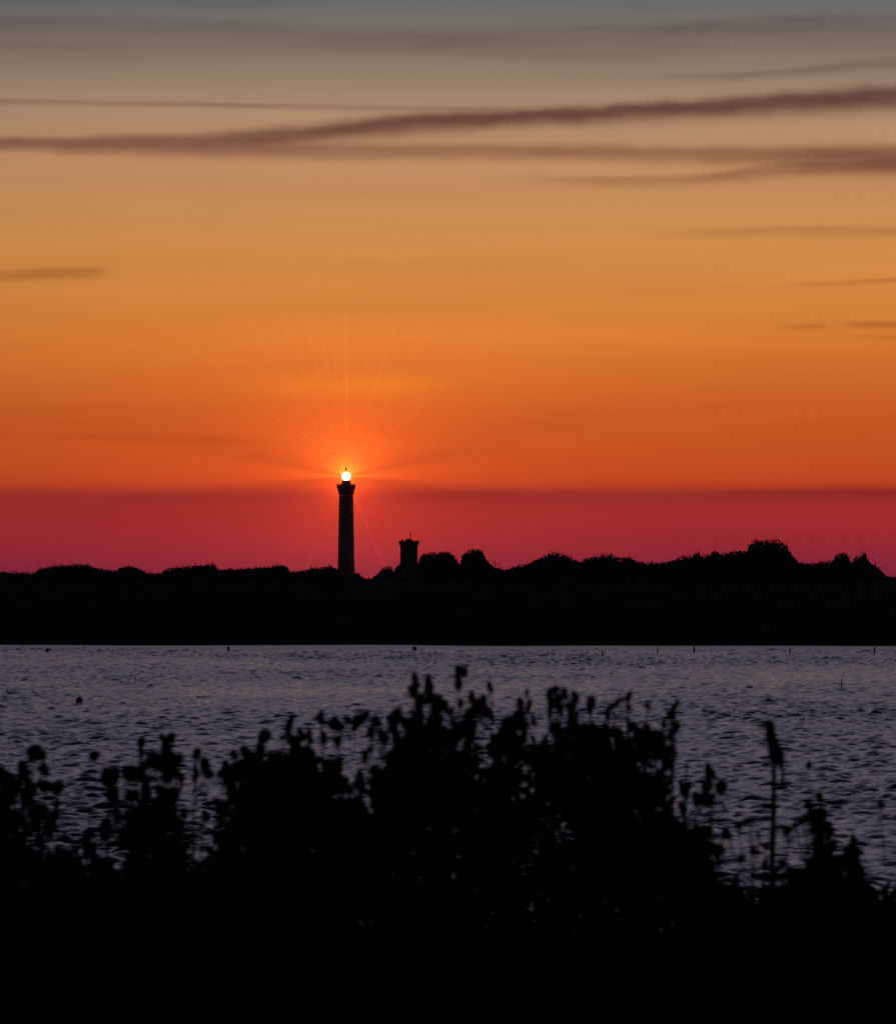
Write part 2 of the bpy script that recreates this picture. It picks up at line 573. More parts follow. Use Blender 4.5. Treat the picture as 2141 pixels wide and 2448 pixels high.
K = 1 / math.cos(math.pi / 8)
shaft = MB().lathe([(5.4, 0), (5.4, 1.6), (4.7, 2.0), (4.55, 4.0), (4.28, zz(1356)), (3.82, zz(1231)), (3.60, zz(1184))], 8, rot=OCT)
shaft.obj('shaft', M_STONE, lh)
g = MB().lathe([(3.60, zz(1183.5)), (3.66, zz(1181)), (3.8, zz(1177)), (4.15, zz(1170)), (4.45, zz(1165.5)), (4.62, zz(1164.6)), (4.62, zz(1163.2)), (4.5, zz(1163.0)), (4.5, zz(1159.4)), (4.6, zz(1159.2)), (4.6, zz(1158.4)), (4.25, zz(1158.4)), (4.25, zz(1162.8)), (0.5, zz(1162.8))], 24)
gal = g.obj('gallery', M_STONE, lh)
rail = MB()
for k in range(24):
    a = 2 * math.pi * k / 24
    rail.tube([(4.45 * math.cos(a), 4.45 * math.sin(a), zz(1158.5)), (4.45 * math.cos(a), 4.45 * math.sin(a), zz(1156.2))], 0.06, 5)
for z in (1156.3,):
    rail.tube([(4.45 * math.cos(2 * math.pi * k / 48), 4.45 * math.sin(2 * math.pi * k / 48), zz(z)) for k in range(49)], 0.06, 5)
rail.obj('railing', M_IRON, gal)
wr = MB().lathe([(2.35, zz(1163)), (2.3, zz(1155)), (2.1, zz(1154)), (2.1, zz(1150.2)), (2.4, zz(1149.8)), (2.4, zz(1149.0))], 16)
wr.obj('watch_room', M_STONE, lh)
# lantern: faceted glass between iron bars, lens inside, finial on top
lan = MB()
zc, hh = zz(1138.6), 2.35
for k in range(8):
    a = OCT + 2 * math.pi * k / 8
    pts = []
    for j in range(9):
        t = -1 + 2 * j / 8
        r = 2.66 * math.sqrt(max(1 - 0.86 * t * t, 0))
        pts.append((r * math.cos(a), r * math.sin(a), zc + t * hh))
    pts.append((0.2 * math.cos(a), 0.2 * math.sin(a), zc + hh + 0.28))
    lan.tube(pts, 0.045, 4)
lantern = lan.obj('lantern_frame', M_IRON, lh)
gp = []
for j in range(17):
    t = -1 + 2 * j / 16
    gp.append((2.58 * math.sqrt(max(1 - 0.86 * t * t, 0)), zc + t * hh))
gp.append((0.25, zc + hh + 0.22))
MB().lathe(gp, 32, cap=False).obj('glazing', M_GLAZE, lantern, smooth=True)
op = []
for j in range(21):
    a = -math.pi / 2 + math.pi * j / 20
    op.append((max(0.03, 2.02 * math.cos(a)), zc - 0.05 + 1.95 * math.sin(a)))
MB().lathe(op, 32).obj('lens', M_OPTIC, lantern, smooth=True)
MB().lathe([(0.55, zc + hh + 0.20), (0.60, zc + hh + 0.45), (0.36, zc + hh + 0.6), (0.32, zc + hh + 0.9), (0.50, zc + hh + 1.15), (0.32, zc + hh + 1.4), (0.24, zc + hh + 1.9), (0.10, zc + hh + 2.3)], 10).obj('finial', M_IRON, lh)

# ------------------------------------------------------------------ old tower
OD = 2960.0
ox = at(977.3, 0, OD).x
ot = empty('old_tower', (ox, OD, LB), 'squat old stone tower with flared parapet and mast, right of the tall lighthouse', 'tower')


def oz(py):
    return EYE + (HY - py) / FPX * OD - LB


s = OD / FPX
MB().lathe([(6.2, 0), (5.2, 1.2), (22.6 * s, oz(1368)), (21.2 * s, oz(1345)), (20.5 * s, oz(1325)), (20.6 * s, oz(1311))], 20).obj('shaft', M_OLDSTONE, ot)
par = MB().lathe([(20.6 * s, oz(1311)), (21.3 * s, oz(1307)), (22.8 * s, oz(1302)), (23.6 * s, oz(1301)), (23.9 * s, oz(1296.5)), (22.4 * s, oz(1296.4))], 20).obj('parapet', M_OLDSTONE, ot)
mer = MB()
for k in range(20):
    a = 2 * math.pi * (k + 0.5) / 20
    if k % 2 == 0:
        mer.box((23.1 * s * math.cos(a), 23.1 * s * math.sin(a), oz(1294.8)), (1.0, 0.5, 0.85), a + math.pi / 2)
mer.obj('merlon', M_OLDSTONE, par)['kind'] = 'stuff'
MB().lathe([(8.4 * s, oz(1298)), (8.4 * s, oz(1291.6)), (7.4 * s, oz(1289.6)), (4 * s, oz(1288.2)), (1 * s, oz(1287.6))], 14).obj('stair_turret', M_OLDSTONE, ot)
MB().lathe([(1.5 * s, oz(1297)), (1.5 * s, oz(1289)), (0.9 * s, oz(1287.5))], 8, c=(-14.8 * s, 0, 0)).obj('chimney', M_OLDSTONE, ot)
ma = MB().tube([(3.7 * s, 0, oz(1290)), (3.7 * s, 0, oz(1270))], [0.20, 0.12], 6)
ma.tube([(3.9 * s, 0, oz(1283)), (4.4 * s, 0, oz(1279)), (4.2 * s, 0, oz(1273))], [0.10, 0.22, 0.05], 5)
ma.obj('mast', M_IRON, ot)

# ------------------------------------------------------------------ skyline trees
SKY = [(-60, 1370), (0, 1366), (50, 1368), (85, 1372), (95, 1360), (130, 1352), (160, 1350), (190, 1347), (215, 1353), (240, 1360), (282, 1364),
       (290, 1355), (305, 1352), (325, 1355), (345, 1368), (385, 1371), (410, 1357), (440, 1354), (480, 1350), (512, 1348), (517, 1361), (560, 1360),
       (600, 1358), (640, 1355), (660, 1350), (683, 1350), (692, 1368), (720, 1363), (760, 1357), (790, 1352), (801, 1358), (812, 1368), (850, 1368),
       (858, 1370), (863, 1379), (880, 1385), (898, 1377), (915, 1358), (930, 1353), (937, 1360), (940, 1374), (945, 1356), (952, 1350), (958, 1352),
       (1000, 1352), (1005, 1330), (1012, 1322), (1060, 1321), (1075, 1317), (1085, 1330), (1095, 1345), (1101, 1352), (1107, 1326), (1120, 1317), (1142, 1311),
       (1153, 1320), (1161, 1340), (1176, 1352), (1190, 1358), (1207, 1365), (1216, 1360), (1236, 1352), (1262, 1348), (1277, 1340), (1300, 1329), (1320, 1319),
       (1342, 1322), (1362, 1330), (1382, 1343), (1400, 1336), (1420, 1328), (1450, 1324), (1466, 1325), (1480, 1333), (1505, 1331), (1520, 1343), (1546, 1346),
       (1582, 1344), (1606, 1342), (1620, 1333), (1650, 1328), (1669, 1321), (1674, 1332), (1695, 1325), (1706, 1317), (1720, 1323), (1752, 1318), (1788, 1315),
       (1792, 1300), (1801, 1292), (1830, 1290), (1862, 1289), (1871, 1299), (1880, 1304), (1887, 1320), (1898, 1335), (1906, 1345), (1942, 1347), (1962, 1342),
       (1992, 1341), (1998, 1329), (2010, 1321), (2022, 1323), (2032, 1347), (2048, 1331), (2067, 1322), (2073, 1343), (2086, 1350), (2101, 1362), (2112, 1377),
       (2141, 1382), (2260, 1378)]
TREES = [
    (-60, 88, 2560, 'low ragged tree at the far left end of the dark skyline', 'oak'),
    (84, 218, 2540, 'broad domed tree, first tall hump from the left of the skyline', 'oak'),
    (205, 288, 2600, 'tree sloping down to the right of the first broad hump', 'oak'),
    (284, 348, 2500, 'small round-topped tree between two dips in the left skyline', 'oak'),
    (338, 402, 2620, 'lowest tree in the dip left of the wedge-shaped tree', 'oak'),
    (388, 518, 2480, 'wedge-shaped tree rising rightward to an abrupt edge, left of the lighthouse', 'oak'),
    (512, 622, 2560, 'long level-topped tree right of the wedge-shaped tree', 'oak'),
    (610, 691, 2500, 'tree with squared right shoulder, midway between wedge-shaped tree and lighthouse', 'oak'),
    (686, 748, 2580, 'low tree in the dip just right of the square-shouldered tree', 'oak'),
    (738, 812, 2700, 'spiky low tree touching the left side of the lighthouse foot', 'pine'),
    (846, 868, 2720, 'small spiky bush at the right foot of the lighthouse', 'pine'),
    (894, 939, 2700, 'small tree leaning right in the gap between lighthouse and old tower', 'pine'),
    (938, 960, 2740, 'narrow shrub against the left wall of the old tower', 'pine'),
    (998, 1066, 2600, 'flat-topped blocky tree just right of the old tower', 'oak'),
    (1050, 1104, 2640, 'round-shouldered tree joined to the flat-topped tree beside the old tower', 'oak'),
    (1104, 1164, 2560, 'upright tree with spiky crown standing alone right of the old tower', 'pine'),
    (1150, 1216, 2620, 'low tree sloping down right of the upright spiky tree', 'oak'),
    (1206, 1276, 2500, 'low tree climbing toward the central domed tree', 'oak'),
    (1262, 1386, 2450, 'domed tree near the middle of the right-hand skyline', 'oak'),
    (1378, 1528, 2420, 'broad lumpy tree right of the domed tree', 'oak'),
    (1512, 1612, 2480, 'low level tree in the dip right of the broad lumpy tree', 'oak'),
    (1600, 1675, 2400, 'tree rising to a sharp point at its right edge', 'pine'),
    (1668, 1716, 2440, 'small pointed tree left of the long slope to the tallest tree', 'pine'),
    (1704, 1796, 2380, 'long tree rising gently to the foot of the tallest tree', 'oak'),
    (1786, 1910, 2350, 'tallest tree of the skyline, with flat overhanging crown', 'pine'),
    (1896, 1998, 2420, 'level-topped tree right of the tallest tree', 'oak'),
    (1992, 2034, 2380, 'left one of two upright tufted trees near the right edge', 'pine'),
    (2028, 2074, 2400, 'right one of two upright tufted trees, leaning rightward', 'pine'),
    (2062, 2120, 2440, 'tree falling steeply to the low gap at the right edge', 'oak'),
    (2100, 2260, 2600, 'lowest tree at the far right end of the skyline', 'oak'),
]
GT = 'trees along the far skyline'


def land_z(y):
    return 0.75 + 2.9 * math.exp(-((y - 2450) / 260.0) ** 2) - 0.3


def make_tree(x0, x1, d, label, kind, seed):
    r = np.random.default_rng(seed)
    sc = d / FPX
    xc, hw = (x0 + x1) / 2, (x1 - x0) / 2
    zb = land_z(d)
    base = Vector(((xc - CX) * sc, d, zb))
    nm = 'pine_tree' if kind == 'pine' else 'oak_tree'
    root = empty(nm, base, label, 'tree', GT)
    wid = hw * sc
    dep = min(wid, 7.0)
    xs_ = np.linspace(x0, x1, 60)
    tops = EYE + (HY - interp(SKY, xs_)) * sc - zb
    hmax = tops.max()
    # trunk with a few limbs
    tr = MB()
    lean = r.uniform(-0.4, 0.4)
    htr = max(1.2, hmax * 0.72)
    tr.tube([(0, 0, -0.4), (lean * 0.3, 0, htr * 0.4), (lean, 0.1, htr)], [0.34, 0.26, 0.10], 7)
    for k in range(6):
        a = r.uniform(0, 2 * math.pi)
        zz_ = htr * r.uniform(0.3, 0.8)
        ln = wid * r.uniform(0.4, 0.75)
        tr.tube([(lean * zz_ / htr, 0, zz_), (ln * 0.5 * math.cos(a), min(ln, dep) * 0.5 * math.sin(a), zz_ + 0.5), (ln * math.cos(a), min(ln, dep) * math.sin(a), min(zz_ + 1.0, hmax * 0.85))], [0.15, 0.10, 0.04], 5)
    tr.obj('trunk', M_BARK, root)
    # crown: leaf clumps through the volume under the tree's own uneven top
    n = int(min(2600, 320 + 30 * wid * hmax))
    mb = MB()
    px = r.uniform(x0, x1, n)
    e = (px - xc) / hw
    yy = r.uniform(-1, 1, n) * np.sqrt(np.clip(1 - e * e * 0.9, 0.05, 1)) * dep
    top = EYE + (HY - interp(SKY, px)) * sc - zb
    top = top * (1 - 0.28 * (yy / dep) ** 2)
    lump = 0.5 * fnoise(px * sc * 1.3, yy * 1.3, seed)
    hz = np.where(r.uniform(0, 1, n) < 0.5, 1 - r.uniform(0, 1, n) ** 2 * 0.35, r.uniform(0.02, 1.0, n))
    z = (top + np.clip(lump * 0.9, -1.0, 0.7) - 0.35) * hz
    sz = r.uniform(0.30, 0.72, n)
    for i in range(n):
        dirv = (r.normal(), r.normal(), r.normal() * 0.7 + (0.9 if kind == 'pine' else 0.35))
        x = (px[i] - xc) * sc
        mb.leaf((x, yy[i], max(z[i], 0.0)), dirv, sz[i] * (1.15 if hz[i] > 0.9 else 1.3), sz[i] * 0.75, r.uniform(0, 6.28), r.uniform(0, 0.4))
    # darker bulk of branches and leaves inside the crown
    for i in range(int(300 + wid * hmax * 15)):
        p = r.uniform(x0 + hw * 0.04, x1 - hw * 0.04)
        e_ = (p - xc) / hw
        y_ = r.uniform(-0.8, 0.8) * math.sqrt(max(1 - e_ * e_ * 0.9, 0.05)) * dep
        t = (EYE + (HY - float(interp(SKY, p))) * sc - zb) * (1 - 0.28 * (y_ / dep) ** 2)
        s_ = min(r.uniform(0.9, 1.7), wid * 0.35)
        mb.leaf(((p - xc) * sc, y_, max(0.0, (t - 0.45 - s_ * 0.45) * r.uniform(0, 1))), (r.normal(), r.normal() * 0.5, r.normal()), s_, s_ * 0.9, r.uniform(0, 6.28), 0.15)
    # dense heart of the crown
    for i in range(int(wid * hmax * 3.0)):
        p = r.uniform(x0 + hw * 0.15, x1 - hw * 0.15)
        s_ = min(r.uniform(1.6, 2.4), wid * 0.4)
        y_ = r.uniform(-0.4, 0.4) * dep
        t = EYE + (HY - float(interp(SKY, p))) * sc - zb
        mb.leaf(((p - xc) * sc - s_ * 0.4, y_, max(0.0, (t - 1.3 - s_ * 0.5) * r.uniform(0, 1))), (1, r.normal() * 0.3, r.normal() * 0.5), s_, s_, 1.57 + r.normal() * 0.4, 0.1)
    # thin shoots that break the outline
    for i in range(int(4 + wid * 1.5)):
        p = r.uniform(x0 + hw * 0.06, x1 - hw * 0.06)
        t = EYE + (HY - interp(SKY, p)) * sc - zb
        y_ = r.uniform(-0.5, 0.5) * dep
        t *= (1 - 0.28 * (y_ / dep) ** 2)
        ll = r.uniform(0.7, 2.0) * (1.3 if kind == 'pine' else 1.0)
        for q in range(4):
            mb.leaf(((p - xc) * sc + r.normal() * 0.12, y_, t - 0.5 + q * ll * 0.22), (r.normal() * 0.25, r.normal() * 0.3, 1), ll * 0.45, 0.34 - 0.06 * q, r.uniform(0, 6.28), 0.1)
    mb.obj('crown', M_PINE if kind == 'pine' else M_OAK, root)
    return root


for k, t in enumerate(TREES):
    make_tree(*t, seed=100 + k)

# low scrub under and between the trees, one mass
mb = MB()
r = np.random.default_rng(55)
for i in range(12000):
    px = r.uniform(-700, 2800)
    d = r.uniform(2300, 2520)
    x = (px - CX) / FPX * d
    zb = land_z(d)
    hmx = min(1.6, max(0.5, EYE + 0.1 - zb)) if 860 < px < 905 else 1.9
    mb.leaf((x, d, zb + r.uniform(0, 1) * hmx * 0.75), (r.normal(), r.normal(), 0.8 + r.normal() * 0.5), r.uniform(0.6, 1.2), r.uniform(0.5, 0.9), r.uniform(0, 6.28))
scrub = mb.obj('scrub', M_OAK)
scrub['kind'] = 'stuff'

# ------------------------------------------------------------------ stakes, buoy and ducks on the water
def water_z(x, y):
    return float(water_height(np.array([x]), np.array([y]))[0])


def dist_at(py):
    return EYE * FPX / (py - HY)


GS = 'stakes standing in the shallows'
for px, pt, pb, wpx, lean, label in [
    (114, 1549, 1561, 7, -0.05, 'short thick stake at the far waterline, leftmost of the stakes'),
    (546, 1545, 1558, 6, 0.0, 'dark stake at the far waterline below the square-shouldered tree'),
    (1439, 1557, 1571, 4, 0.04, 'thin stake just off the far shore below the broad lumpy tree'),
    (1571, 1546, 1562, 3.2, 0.06, 'slim stake at the far waterline, left one of a close pair'),
    (1658, 1544, 1561, 4.2, -0.03, 'taller stake at the far waterline, right one of a close pair'),
    (1887, 1547, 1563, 3.2, 0.02, 'slim stake at the far waterline below the tallest tree'),
    (2089, 1546, 1563, 4.5, 0.0, 'dark stake at the far waterline nearest the right edge'),
    (991, 1546, 1556, 11, 0.0, 'broad low stump at the far waterline below the old tower'),
    (2010, 1622, 1645, 3.0, 0.05, 'lone thin stick rising from open water at the right'),
]:
    d = dist_at(pb)
    p = at(px, pb, d)
    h = (pb - pt) / FPX * d
    w = wpx / FPX * d / 2
    st = tag(MB().tube([(0, 0, -0.4), (0, 0, h * 0.5), (0.0, 0, h * 0.94), (0, 0, h)], [w, w * 0.95, w * 0.85, w * 0.4], 8).obj('wooden_stake', M_POST), label, 'stake', GS)
    st.location = (p.x, d, 0)
    st.rotation_euler = (0.02, lean, 0)

d = dist_at(1681)
p = at(190, 1671, d)
by = empty('buoy', (p.x, d, 0.0), 'round black float buoy on the water at the left', 'buoy')
prof = [(max(0.01, 0.118 * math.cos(a)), 0.075 + 0.125 * math.sin(a)) for a in np.linspace(-math.pi / 2, math.pi / 2, 17)]
MB().lathe(prof, 24).obj('float', M_BUOY, by, smooth=True)
ring = MB().tube([(0.035 * math.cos(a), 0, 0.225 + 0.035 * math.sin(a)) for a in np.linspace(0, 2 * math.pi, 13)], 0.009, 6)
ring.obj('ring', M_IRON, by)
sk = MB().lathe([(0.10, -0.12), (0.105, -0.02), (0.09, 0.02)], 20)
sk.obj('collar', M_BUOY, by, smooth=True)


def loft(pts, n=16):
    """pts: (x, y, z, rx, rz) stations of a body drawn along x-z"""
    mb = MB()
    P = [Vector(p[:3]) for p in pts]
    vs, fs = [], []
    for i, p in enumerate(P):
        t = (P[min(i + 1, len(P) - 1)] - P[max(i - 1, 0)]).normalized()
        u_ = Vector((0, 1, 0))
        w = t.cross(u_).normalized()
        for k in range(n):
            a = 2 * math.pi * k / n
            vs.append(p + u_ * math.cos(a) * pts[i][3] + w * math.sin(a) * pts[i][4])
    for i in range(len(P) - 1):
        for k in range(n):
            k2 = (k + 1) % n
            fs.append((i * n + k, i * n + k2, (i + 1) * n + k2, (i + 1) * n + k))
    fs.append(tuple(range(n))[::-1])
    fs.append(tuple((len(P) - 1) * n + k for k in range(n)))
    return mb.add(vs, fs)


GD = 'water birds on the bay'
# body length in metres, heading +1 right, -1 left
for px, py, length, head, up, label in [
    (332, 1628, 0.30, -1, 1.0, 'small dark water bird with raised head, upper left part of the bay'),
    (25, 1661, 0.24, -1, 1.2, 'small dark water bird near the left edge of the bay'),
    (482, 1668, 0.30, -1, 0.35, 'low flat dark water bird right of the round buoy'),
    (1533, 1599, 0.28, -1, 0.8, 'dark water bird on the open water right of the plants'),
    (1318, 1561, 0.30, 1, 0.5, 'faint water bird close to the far shore'),
]:
    d = dist_at(py)
    p = at(px, py, d)
    L_ = length
    bd = empty('duck', (p.x, d, water_z(p.x, d) - 0.01), label, 'bird', GD)
    st = [(-0.56, 0.10, 0.02, 0.02), (-0.46, 0.10, 0.09, 0.05), (-0.3, 0.10, 0.17, 0.10), (-0.05, 0.10, 0.21, 0.14), (0.2, 0.10, 0.19, 0.14), (0.36, 0.14, 0.12, 0.11),
          (0.44, 0.14 + 0.14 * up, 0.075, 0.075), (0.46, 0.14 + 0.28 * up, 0.08, 0.08), (0.50, 0.14 + 0.36 * up, 0.085, 0.08), (0.56, 0.14 + 0.37 * up, 0.06, 0.055), (0.60, 0.14 + 0.36 * up, 0.03, 0.03)]
    b_ = loft([(head * a * L_, 0, z_ * L_, rx * L_, rz * L_) for a, z_, rx, rz in st])
    body = b_.obj('body', M_DUCK, bd, smooth=True)
    MB().tube([(head * 0.585 * L_, 0, (0.14 + 0.36 * up) * L_), (head * 0.66 * L_, 0, (0.14 + 0.345 * up) * L_), (head * 0.71 * L_, 0, (0.14 + 0.335 * up) * L_)], [0.028 * L_, 0.024 * L_, 0.012 * L_], 8).obj('bill', M_HORN, bd, smooth=True)
    MB().leaf((-head * 0.48 * L_, 0, 0.11 * L_), (-head, 0, 0.35), 0.22 * L_, 0.16 * L_, 1.57, -0.2).obj('tail', M_DUCK, bd)

# ------------------------------------------------------------------ plants on the near bank
def ico(radius, seed, stretch=1.0, rough=0.20, sub=2):
    bm = bmesh.new()
    bmesh.ops.create_icosphere(bm, subdivisions=sub, radius=1.0)
    r_ = np.random.default_rng(seed)
    ph = r_.uniform(0, 6.28, 12)
    for vtx in bm.verts:
        c = vtx.co
        f = 1 + 0.34 * math.sin(2.6 * c.x + ph[0]) * math.sin(2.4 * c.y + ph[1]) + 0.26 * math.sin(2.9 * c.z + 1.7 * c.x + ph[2]) + 0.16 * math.sin(6 * c.x + ph[3]) * math.sin(5 * c.z + ph[4]) + rough * 0.35 * r_.normal()
        vtx.co = Vector((c.x * radius * f, c.y * radius * f, c.z * radius * f * stretch))
    vs = [vtx.co.copy() for vtx in bm.verts]
    fs = [tuple(q.index for q in f.verts) for f in bm.faces]
    bm.free()
    return vs, fs


HEADS = [ico(1.0, 500 + k, [1.0, 1.15, 1.35, 0.85, 1.6, 1.0][k % 6]) for k in range(12)]


def head_mesh(k, radius):
    key = f'seed_head_{k}_{round(radius * 1000)}'
    me = bpy.data.meshes.get(key)
    if me is None:
        vs, fs = HEADS[k % len(HEADS)]
        me = bpy.data.meshes.new(key)
        me.from_pydata([v_ * radius for v_ in vs], [], fs)
        me.materials.append(M_SEED)
        me.update()
    return me


GAPS = [(400, 2030, 14, 34), (508, 1905, 13, 26), (522, 1990, 9, 28), (547, 1955, 7, 22), (150, 1998, 13, 20), (182, 1950, 13, 22), (850, 1800, 42, 36), (470, 1960, 26, 50), (474, 2050, 22, 45), (287, 2060, 22, 55), (1150, 1800, 12, 62), (1252, 1870, 15, 50), (1360, 1985, 11, 34),
        (435, 1850, 22, 46), (370, 1790, 20, 42), (778, 1800, 26, 34), (640, 1795, 26, 12), (768, 1860, 14, 24), (880, 1915, 22, 26), (1180, 1730, 28, 14), (1020, 1700, 9, 12), (930, 1762, 11, 10),
        (560, 1930, 7, 30), (1630, 1850, 26, 24), (1655, 1870, 20, 30), (1632, 1955, 9, 24), (1565, 1950, 12, 12), (1555, 1845, 10, 10), (1495, 1710, 34, 14),
        (1345, 1705, 8, 20), (1426, 1795, 8, 14), (1440, 1705, 8, 36), (1265, 1735, 10, 16), (215, 1985, 20, 40), (60, 1925, 30, 16), (90, 1932, 14, 12), (255, 1935, 16, 12),
        (1310, 1960, 5, 40), (1135, 1950, 5, 10), (1740, 2000, 30, 20), (1780, 2080, 46, 36), (1790, 1980, 40, 60), (2100, 2050, 46, 44), (1870, 2060, 14, 40), (1920, 2075, 10, 22)]


def in_gap(px, py, grow=1.0):
    for gx, gy, rx, ry in GAPS:
        if ((px - gx) / (rx * grow)) ** 2 + ((py - gy) / (ry * grow)) ** 2 < 1:
            return True
    return False


GP = 'tall seeding plants on the near bank'


def bank_plant(base_px, d, heads, label, leaves=6, seed=0, stem_px=7.0, name='seeding_plant', leaf_at=None):
    """one plant: branched stem, seed heads, leaves.  heads: (px, py, radius in px, stretch)"""
    r_ = np.random.default_rng(9000 + seed)
    sc = d / FPX
    bx = (base_px - CX) * sc
    zb = bank_z(bx, d)
    root = empty(name, (bx, d, zb), label, 'plant', GP)
    loc = lambda px, py, dyy=0.0: Vector(((px - CX) * sc - bx, dyy, EYE + (HY - py) * sc - zb))
    heads = sorted(heads, key=lambda h: h[1])
    tip = loc(heads[0][0], heads[0][1] + heads[0][2] * 0.6)
    st = MB()
    bow = r_.normal() * 0.02
    spine = lambda t: Vector((tip.x * (t ** 1.4) + bow * math.sin(math.pi * t), 0.02 * math.sin(3 * t), tip.z * t))
    w = (stem_px if leaves else 3.2) * sc / 2
    st.tube([spine(t) for t in np.linspace(-0.02, 1, 12)], np.linspace(w * 1.3, w * 0.5, 12), 6)
    for i, h in enumerate(heads[1:]):
        e = loc(h[0], h[1] + h[2] * 0.5, r_.uniform(-0.05, 0.05))
        t0 = max(0.2, min(0.93, e.z / tip.z - r_.uniform(0.10, 0.24)))
        s0 = spine(t0)
        mid = s0.lerp(e, 0.55) + Vector((0, 0, -0.012)) + Vector(((e.x - s0.x) * 0.18, 0, 0))
        st.tube([s0, s0.lerp(mid, 0.5) + Vector(((e.x - s0.x) * 0.06, 0, 0)), mid, e], [w * 0.7, w * 0.55, w * 0.45, w * 0.35], 5)
    st.obj('stem', M_STEM, root)
    for i, h in enumerate(heads):
        ho = link('seed_head', head_mesh(int(r_.integers(0, 12)), round(h[2] * sc * (1.0 if base_px < 300 else 0.86), 3)), None, root)
        e = loc(h[0], h[1], 0.0)
        ho.location = (e.x, r_.uniform(-0.03, 0.03), e.z)
        ho.scale = (1, 1, h[3] if len(h) > 3 else 1)
        ho.rotation_euler = (0, h[4] if len(h) > 4 else r_.uniform(-0.4, 0.4), r_.uniform(0, 6.28) if len(h) < 5 else 0)
    if True:
        lf = MB()
        for h in heads:
            e = loc(h[0], h[1] + h[2] * 0.7)
            for q in range(5):
                a = r_.uniform(0, 6.28)
                lf.leaf(e + Vector((0, 0, -0.01 * q)), (math.cos(a), math.sin(a) * 0.4, r_.uniform(-0.9, 0.9)), h[2] * sc * r_.uniform(0.8, 2.6), h[2] * sc * r_.uniform(0.4, 1.0), r_.uniform(-0.6, 0.6), 0.3)
        for k in range(leaves):
            t = r_.uniform(0.12, 0.86)
            s0 = spine(t)
            a = r_.uniform(0, 6.28)
            ln = r_.uniform(0.05, 0.12)
            px_ = CX + (bx + s0.x) / sc
            py_ = HY - (s0.z + zb - EYE) / sc
            if in_gap(px_, py_, 1.4):
                continue
            lf.leaf(s0, (math.cos(a), math.sin(a) * 0.6, r_.uniform(-0.4, 0.7)), ln, ln * r_.uniform(0.35, 0.6), r_.uniform(-0.8, 0.8), 0.3)
        if leaf_at:
            for px_, py_, lx, lz, ln_px, w_px in leaf_at:
                lf.leaf(loc(px_, py_), (lx, 0.1, lz), ln_px * sc, w_px * sc, 1.2, 0.1)
        if lf.v:
            lf.obj('foliage', M_LEAF, root)
    return root


